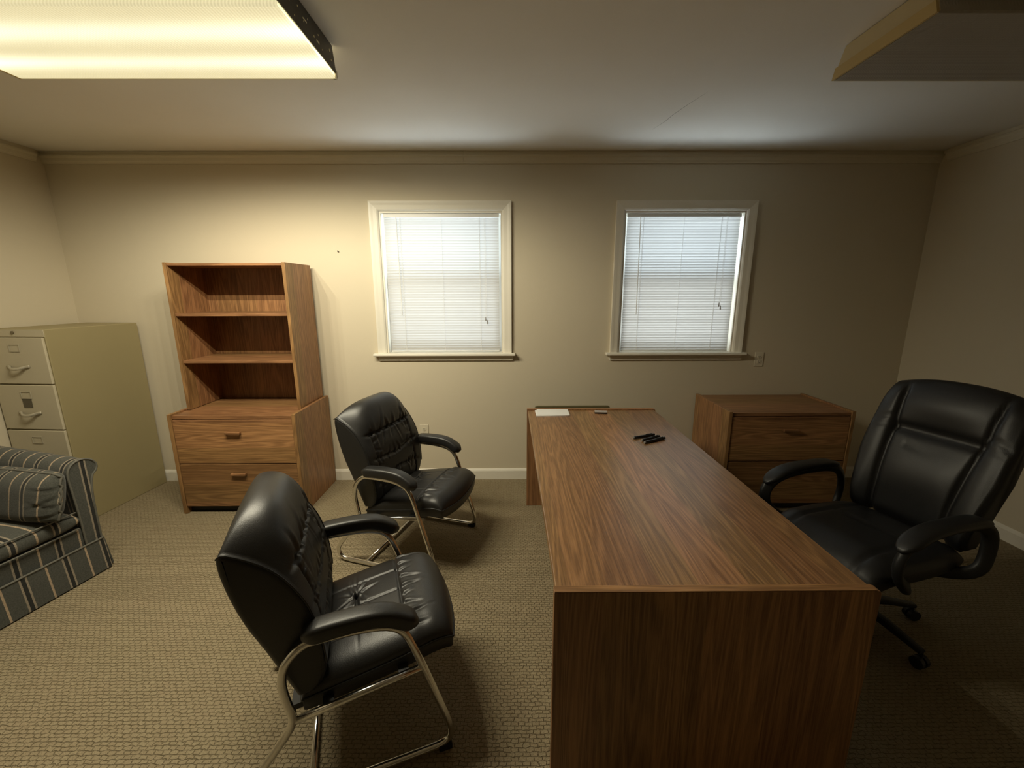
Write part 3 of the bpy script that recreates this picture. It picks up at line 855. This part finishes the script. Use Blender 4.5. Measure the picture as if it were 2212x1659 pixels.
def guest_chair(label, loc, rot, first=True):
    t = thing('guest_chair', label, 'chair', (*loc, 0), rot, 'black leather guest chairs with chrome frames')
    bm, rim = seat_mesh()
    st = obj('seat', bm, 'leather', t, smooth=True)
    obj('piping', tube(rim, .0038, 6, True), 'piping', st, smooth=True)
    obj('seat_pan', BX(-.20, .20, -.205, .205, .298, .318), 'black_plastic', t, rot=(0, -radians(8.5), 0), loc=(0, 0, -.004))
    wf = lambda z: 1.0 - .06 * max(0, (.62 - z) / .27) ** 1.3
    bm, rows = loft_back(GC, GS, .254, 210, 130, guest_disp, wfun=wf, vexp=3.4)
    bk = obj('backrest', bm, 'leather', t, smooth=True)
    # piping along the side seams: follows the top/front edge of each side
    for sg in (-1, 1):
        pr = smooth_poly(GS, 84)[38:76]
        path = [(x - .001, sg * (.254 * wf(z) + .0105), z - .001) for x, z in pr]
        obj('piping', tube(path, .0030, 6), 'piping', bk, smooth=True)
    w = .287
    for sg in (-1, 1):
        path = smooth_poly([(x, sg * w, z) for x, z in FRAME] + [(FRAME[0][0], sg * w, FRAME[0][1])], 110)
        bm = bmesh.new(); sweep(bm, path[:-1], circ(.0125, 14), True, up=(0, 1, 0))
        fr = obj('side_frame', bm, 'chrome', t, smooth=True)
        obj('seat_rail', tube([(-.222, sg * w, .308), (.162, sg * w, .362)], .0115, 14), 'chrome', t, smooth=True)
        # padded armrest on the tube
        cp = smooth_poly([(-.178, sg * w, .592), (-.12, sg * w, .602), (0, sg * w, .604), (.06, sg * w, .594), (.105, sg * w, .570), (.150, sg * w, .536)], 40)
        sc = []
        for i in range(40):
            e = min(i, 39 - i) / 5.0; k = sqrt(max(.16, 1 - (1 - min(1, e)) ** 2)); sc.append((k, k))
        bm = bmesh.new(); sweep(bm, cp, superc(.034, .028, 28, 3.8), False, up=(0, 0, 1), scale=sc)
        obj('armrest_pad', bm, 'leather', t, smooth=True)
        for x in (.225,):
            obj('foot_cap', BX(x - .026, x + .020, sg * w - .016, sg * w + .016, 0, .024), 'rubber', t, bevel=.004)
    obj('crossbar', tube([(-.205, -w, .020), (-.205, w, .020)], .011, 12, up=(1, 0, 0)), 'chrome', t, smooth=True)
    for x in (-.13, .10):
        bm = bmesh.new(); z = .308 + (x + .222) * .1406
        box(bm, x - .016, x + .016, -w, w, z - .004, z + .004)
        obj('support_bar', bm, 'black_plastic', t)
    return t
def copy_tree(o, parent=None):
    c = o.copy(); COL.objects.link(c)
    if parent: c.parent = parent
    for ch in list(o.children): copy_tree(ch, c)
    return c
ch = guest_chair('black leather guest chair with chrome arms nearest the viewer, beside the desk end', (-.54, 1.367), .356)
c2 = copy_tree(ch)
c2.location = (-.562, 2.399, 0); c2.rotation_euler = (0, 0, -.309)
c2['label'] = 'black leather guest chair with chrome arms near the wall, between bookcase and desk'

# ------------------------------------------------------------------ executive chair
EC = [(-.335, .47), (-.365, .58), (-.400, .72), (-.440, .88), (-.478, 1.02), (-.500, 1.10), (-.490, 1.145), (-.450, 1.150), (-.410, 1.12), (-.380, 1.05), (-.362, .98), (-.355, .92), (-.330, .86), (-.295, .78), (-.265, .68), (-.245, .58), (-.240, .50), (-.265, .455)]
ES = [(-.325, .47), (-.345, .58), (-.375, .72), (-.420, .88), (-.462, 1.01), (-.486, 1.08), (-.480, 1.110), (-.450, 1.115), (-.415, 1.08), (-.380, 1.01), (-.345, .93), (-.312, .86), (-.285, .78), (-.260, .70), (-.235, .62), (-.220, .55), (-.222, .50), (-.255, .462)]
def exec_disp(t, y, z):
    if t < .5: return 0.0
    fr = min(1.0, (t - .5) / .05); s = 0.0; ay = abs(y)
    sw = .150 + .035 * max(0, (z - .6)) / .5
    s -= .016 * crease(ay - sw, .011)
    if ay < sw:
        s -= .018 * crease(z - .905, .020) 
        s += .012 * crease(z - 1.03, .07) * (1 - (ay / sw) ** 2)
        s += .014 * crease(z - .72, .12) * (1 - (ay / sw) ** 4)
        s -= .004 * wrinkle(y, z, -.09, .835, -.25, .12, .012)
    else:
        s += .012 * crease(ay - .215, .045)
        for q in range(3): s -= .006 * crease(z - (.905 + q * .02 - .1 * (ay - .2)), .005)
    return s * fr
def exec_chair():
    t = thing('executive_chair', 'high-back black leather executive swivel chair behind the desk on the dark side', 'chair', (1.66, 1.77, 0), radians(195))
    wf = lambda z: .86 + .14 * min(1, max(0, (z - .47) / .3)) - .10 * max(0, (z - .98) / .15) ** 2
    bm, rows = loft_back(EC, ES, .262, 96, 60, exec_disp, edge_r=.022, wfun=wf)
    obj('backrest', bm, 'exec', t, smooth=True)
    # seat: plump cushion with a seam line
    bm = bmesh.new(); nu, nv = 50, 46
    def pos(u, v, top):
        xx = u * sqrt(1 - .16 * v * v); yy = v * sqrt(1 - .14 * u * u)
        x = .030 + xx * .285; y = yy * .268
        e = (max(0, 1 - abs(u) ** 6) * max(0, 1 - abs(v) ** 6)) ** .4
        edge = .435 - max(0, x - .14) ** 2 * 2.2
        if top:
            z = edge + .062 * e - .012 * crease(abs(y) - .165, .010) * e - .010 * crease(x + .02, .008) * (abs(y) < .165) * e
        else: z = edge - .060 * e ** .6
        return (x, y, z)
    G = {}
    for top in (1, 0):
        for i in range(nu + 1):
            for j in range(nv + 1):
                if not top and (i in (0, nu) or j in (0, nv)): G[0, i, j] = G[1, i, j]; continue
                G[top, i, j] = bm.verts.new(pos(sin((i / nu - .5) * pi), sin((j / nv - .5) * pi), top))
        for i in range(nu):
            for j in range(nv):
                q = [G[top, i, j], G[top, i + 1, j], G[top, i + 1, j + 1], G[top, i, j + 1]]
                bm.faces.new(q if top else q[::-1])
    obj('seat', bm, 'exec', t, smooth=True)
    # looped arms with padded tops
    for sg in (-1, 1):
        w = .305
        path = smooth_poly([(-.06, sg * .15, .384), (-.15, sg * (w - .06), .386), (-.225, sg * w, .415), (-.250, sg * w, .50), (-.235, sg * w, .60), (-.16, sg * w, .650), (.05, sg * w, .655), (.20, sg * w, .635), (.275, sg * w, .580), (.275, sg * w, .50), (.20, sg * w, .425), (.12, sg * (w - .05), .392), (.05, sg * .15, .384)], 60)
        bm = bmesh.new(); sweep(bm, path, superc(.026, .017, 18, 3), False, up=(0, sg, 0) if False else (1, 0, 0))
        ar = obj('armrest', bm, 'black_plastic', t, smooth=True)
        cp = smooth_poly([(-.20, sg * w, .655), (-.10, sg * w, .672), (.08, sg * w, .674), (.19, sg * w, .660), (.285, sg * w, .605)], 36)
        sc = [(lambda k: (k, k))(sqrt(max(.05, 1 - (1 - min(1, min(i, 35 - i) / 6)) ** 2))) for i in range(36)]
        bm = bmesh.new(); sweep(bm, cp, superc(.040, .018, 20, 2.8), False, scale=sc)
        obj('pad', bm, 'exec', ar, smooth=True)
    obj('mechanism_plate', BX(-.15, .13, -.12, .12, .335, .374), 'black_plastic', t, bevel=.01)
    obj('back_bracket', tube([(-.05, 0, .35), (-.25, 0, .36), (-.335, 0, .40), (-.375, 0, .56)], .022, 10, up=(0, 1, 0)), 'black_plastic', t)
    bm = bmesh.new(); cyl(bm, (0, 0, .10), .030, .24, 'z', 18); obj('gas_column', bm, 'black_plastic', t, smooth=False)
    base = bmesh.new(); cyl(base, (0, 0, .070), .050, .055, 'z', 20, .038)
    for k in range(5):
        a = radians(18 + 72 * k); dx, dy = cos(a), sin(a)
        sweep(base, [(dx * .04, dy * .04, .105), (dx * .16, dy * .16, .097), (dx * .30, dy * .30, .074)], superc(.024, .016, 12, 3), scale=[1, .95, .7])
    bs = obj('star_base', base, 'black_plastic', t)
    for k in range(5):
        a = radians(18 + 72 * k); dx, dy = cos(a) * .298, sin(a) * .298
        bm = bmesh.new()
        for s in (-1, 1):
            ox, oy = -sin(a) * .014 * s, cos(a) * .014 * s
            p0 = Vector((dx + ox, dy + oy, .027)); ax = Vector((-sin(a), cos(a), 0)) * .009
            sweep(bm, [p0 - ax, p0 + ax], circ(.026, 16))
        cyl(bm, (dx, dy, .026), .007, .046, 'z', 10)
        obj('caster', bm, 'black_plastic', bs)
exec_chair()

# ------------------------------------------------------------------ striped sofa
def sofa():
    t = thing('striped_sofa', 'slate and tan striped skirted sofa with rolled arm along the left wall', 'sofa', (-2.335, 2.195, 0), radians(-11))
    LN = 1.18; DP = .80      # runs along -y, back at -x
    # plinth body + front border
    obj('seat_base', BX(-DP + .03, -.034, -LN + .03, -.032, .06, .292), 'stripe_y', t, bevel=.008)
    # skirt: four hanging panels with a slight flare
    bm = bmesh.new()
    def flap(p, q, o):
        n = Vector((q[1] - p[1], p[0] - q[0], 0)).normalized() * o
        a = [Vector((*p, .188)), Vector((*q, .188)), Vector((*q, .008)) + n * 1.6, Vector((*p, .008)) + n * 1.6]
        b = [v + n.normalized() * -.007 for v in a]
        A = [bm.verts.new(v) for v in a]; B = [bm.verts.new(v) for v in b]
        bm.faces.new(A); bm.faces.new(B[::-1])
        for k in range(4): bm.faces.new([A[k], B[k], B[(k + 1) % 4], A[(k + 1) % 4]])
    flap((-.012, -.004), (-.012, -LN + .004), -.012)
    obj('skirt', bm, 'stripe_y', t)
    bm = bmesh.new(); flap((-DP, .002), (-.016, .002), -.012); obj('skirt', bm, 'stripe_x', t)
    bm = bmesh.new(); flap((-.016, -LN - .002), (-DP, -LN - .002), -.012); obj('skirt', bm, 'stripe_x', t)
    bm = bmesh.new(); sweep(bm, [(-DP, .0, .190), (-.02, .0, .190), (-.013, -.007, .190), (-.013, -LN + .002, .190)], circ(.0055, 8))
    obj('skirt_welt', bm, 'welt', t, smooth=True)
    # arms: rolled profile in (y,z), swept back along x
    def arm(y_in, sgn, name):
        # sgn=+1: outside is +y
        pr = [(0, .060), (0, .30), (-.006, .46), (-.012, .56), (-.012, .615), (.004, .650), (.034, .668), (.066, .672), (.100, .660), (.124, .634), (.130, .604), (.116, .580), (.094, .565), (.082, .50), (.076, .40), (.074, .25), (.074, .060)]
        pr = smooth_poly(pr, 60, 2)
        pts = [(y_in + sgn * a, z) for a, z in pr]
        bm = bmesh.new()
        xs = [-.045, -.060, -.20, -.45, -.70, -DP + .02]
        rows = []
        for x in xs:
            rise = .035 * min(1, max(0, (-.06 - x) / .6))
            rows.append([bm.verts.new((x, yy, z + (rise * (z / .65) ** 2 if z > .3 else 0))) for yy, z in pts])
        for A, B in zip(rows, rows[1:]):
            for k in range(len(A) - 1): bm.faces.new([A[k], A[k + 1], B[k + 1], B[k]])
        bm.faces.new(rows[-1])
        a = obj('arm', bm, 'stripe_x', t, smooth=True)
        bm = bmesh.new(); prism(bm, [(yy + (0.0), z) for yy, z in pts], 'x', -.050, -.026)
        f = obj('arm_front', bm, 'stripe_y', a, bevel=.003)
        bm = bmesh.new(); sweep(bm, [(-.027, yy, z) for yy, z in pts], circ(.0055, 8)); obj('welt', bm, 'welt', a, smooth=True)
    arm(-.078, 1, 'arm'); arm(-LN + .078, -1, 'arm')
    # backrest
    bm = bmesh.new()
    prism(bm, smooth_poly([(-DP - .02, .06), (-DP - .02, .60), (-DP - .03, .74), (-DP + .01, .79), (-DP + .10, .79), (-DP + .16, .74), (-DP + .20, .45), (-DP + .22, .292)], 30), 'y', -LN + .080, -.080)
    obj('backrest', bm, 'stripe_y', t, bevel=.004)
    # two seat cushions
    for k in range(2):
        ya = -.084 - k * (LN - .168) / 2; yb = ya - (LN - .168) / 2 + .004
        bm = bmesh.new(); nu, nv = 28, 30
        def pos(u, v, top):
            eu = 1 - abs(u) ** 8; ev = 1 - abs(v) ** 8
            e = (max(0, eu) * max(0, ev)) ** .35
            x = lerp(-DP + .225, -.022, (u + 1) / 2) + (.006 * (1 - v * v) if u > .9 else 0); y = lerp(yb, ya, (v + 1) / 2)
            mid = .345
            return (x, y, mid + (.050 * e + .008 * (1 - u * u) * (1 - v * v) if top else -.0525 * e))
        G = {}
        for top in (1, 0):
            for i in range(nu + 1):
                for j in range(nv + 1):
                    if not top and (i in (0, nu) or j in (0, nv)): G[0, i, j] = G[1, i, j]; continue
                    G[top, i, j] = bm.verts.new(pos(sin((i / nu - .5) * pi), sin((j / nv - .5) * pi), top))
            for i in range(nu):
                for j in range(nv):
                    q = [G[top, i, j], G[top, i + 1, j], G[top, i + 1, j + 1], G[top, i, j + 1]]
                    bm.faces.new(q if top else q[::-1])
        cs = obj('seat_cushion', bm, 'stripe_y', t, smooth=True)
        bm = bmesh.new()
        for z in (.393, .297): sweep(bm, [(-.024, ya - .012, z), (-.020, (ya + yb) / 2, z), (-.024, yb + .012, z)], circ(.0045, 8))
        obj('welt', bm, 'welt', cs, smooth=True)
    return t
sofa()

def pillow():
    a = radians(-11); f = Vector((cos(a), sin(a), 0)); l = Vector((-sin(a), cos(a), 0))
    c = Vector((-2.335, 2.195, 0)) + f * -.245 + l * -.180
    t = thing('sofa_pillow', 'thick striped box pillow leaning on the rolled arm of the sofa', 'pillow', (c.x, c.y, .398), a)
    W_, H_, T_ = .29, .122, .066
    bm = bmesh.new(); nu, nv = 56, 36
    tl = radians(12)
    def pos(u, v, s):
        e = (max(0, 1 - abs(u) ** 5) * max(0, 1 - abs(v) ** 5)) ** .45
        x = u * W_ * (1 - .03 * v * v); z = v * H_ * (1 - .05 * u * u) + H_
        y = -s * T_ * e
        if s > 0 and u > .3:
            for q in range(5): y += .007 * wrinkle(-x, z, -.285, .045 + q * .045, .35 * sin(q * 2.2) , .16, .007)
        # lean towards +y at the top
        return (x, y * cos(tl) + (z - H_) * sin(tl), H_ * cos(tl) + .012 + (z - H_) * cos(tl) - y * -sin(tl) * 1.0)
    G = {}
    for s in (1, -1):
        for i in range(nu + 1):
            for j in range(nv + 1):
                if s < 0 and (i in (0, nu) or j in (0, nv)): G[s, i, j] = G[1, i, j]; continue
                G[s, i, j] = bm.verts.new(pos(sin((i / nu - .5) * pi), sin((j / nv - .5) * pi), s))
        for i in range(nu):
            for j in range(nv):
                q = [G[s, i, j], G[s, i + 1, j], G[s, i + 1, j + 1], G[s, i, j + 1]]
                bm.faces.new(q if s > 0 else q[::-1])
    rim = [G[1, i, 0].co.copy() for i in range(nu)] + [G[1, nu, j].co.copy() for j in range(nv)] + [G[1, i, nv].co.copy() for i in range(nu, 0, -1)] + [G[1, 0, j].co.copy() for j in range(nv, 0, -1)]
    p = obj('cover', bm, 'stripe_pillow', t, smooth=True)
    obj('welt', tube(rim, .006, 8, True), 'welt', p, smooth=True)
pillow()

# ------------------------------------------------------------------ things on and behind the desk
ZD = .7412
def desk_things():
    # loose white sheets
    for k, (dx, dy, r, lab) in enumerate(((0, 0, .02, 'white paper slip at the bottom of the small stack on the desk'), (.004, .003, -.03, 'white paper slip on top of the small stack at the desk corner'))):
        t = obj('paper_sheet', BX(-.112, .108, -.070, .070, 0, .004), 'paper', None, loc=(.290 + dx + .006 * k, 2.800 + dy + .005, ZD + .0003 + k * .0045), rot=(0, 0, r))
        tag(t, lab, 'paper', 'paper slips on the desk')
    t = thing('eraser', 'small pale grey eraser block with dark base lying on the desk near the wall end', 'eraser', (.631, 2.800, ZD + .0003), radians(-8))
    obj('felt', BX(-.043, .043, -.014, .014, 0, .007), 'black_plastic', t)
    obj('grip', BX(-.043, .043, -.014, .014, .0073, .018), 'eraser_top', t, bevel=.004, seg=3)
    labs = ['black marker pen lying left of the other two on the desk', 'black marker pen lying in the middle of the three on the desk', 'black marker pen lying nearest the desk front of the three']
    for lab, (p, q) in zip(labs, (((.703, 2.275), (.842, 2.330)), ((.738, 2.232), (.862, 2.300)), ((.742, 2.196), (.882, 2.272)))):
        cx, cy = (p[0] + q[0]) / 2, (p[1] + q[1]) / 2; ln = sqrt((q[0] - p[0]) ** 2 + (q[1] - p[1]) ** 2)
        t = thing('marker_pen', lab, 'pen', (cx, cy, ZD + .0003), math.atan2(q[1] - p[1], q[0] - p[0]), 'black pens on the desk')
        r = .0085
        bm = bmesh.new(); cyl(bm, (-ln / 2 + .006, 0, r), r * .93, ln * .58, 'x', 16); obj('barrel', bm, 'pen_black', t)
        bm = bmesh.new(); cyl(bm, (-ln / 2, 0, r), r * .6, .0065, 'x', 12, r * .9); obj('end_plug', bm, 'pen_tip', t)
        bm = bmesh.new(); cyl(bm, (-ln / 2 + .0062 + ln * .58, 0, r), r, ln * .42 - .006, 'x', 16, r * .92); box(bm, ln * .10, ln * .40, -.002, .002, r * 1.9, r * 2.25); obj('cap', bm, 'pen_black', t)
    # thin board standing on edge behind the desk's far end
    pts = fillet([(-.275, 0, 0), (.275, 0, 0), (.275, 0, .7545), (-.275, 0, .7545)], [0, 0, .022, .022], 5, True)
    bm = bmesh.new(); prism(bm, [(p.x, p.z) for p in pts], 'y', -.009, .009)
    tag(obj('board', bm, 'board', None, loc=(.455, 2.955, 0.001), bevel=.004), 'thin dark olive board on edge behind the desk end, only its top showing', 'board')
desk_things()
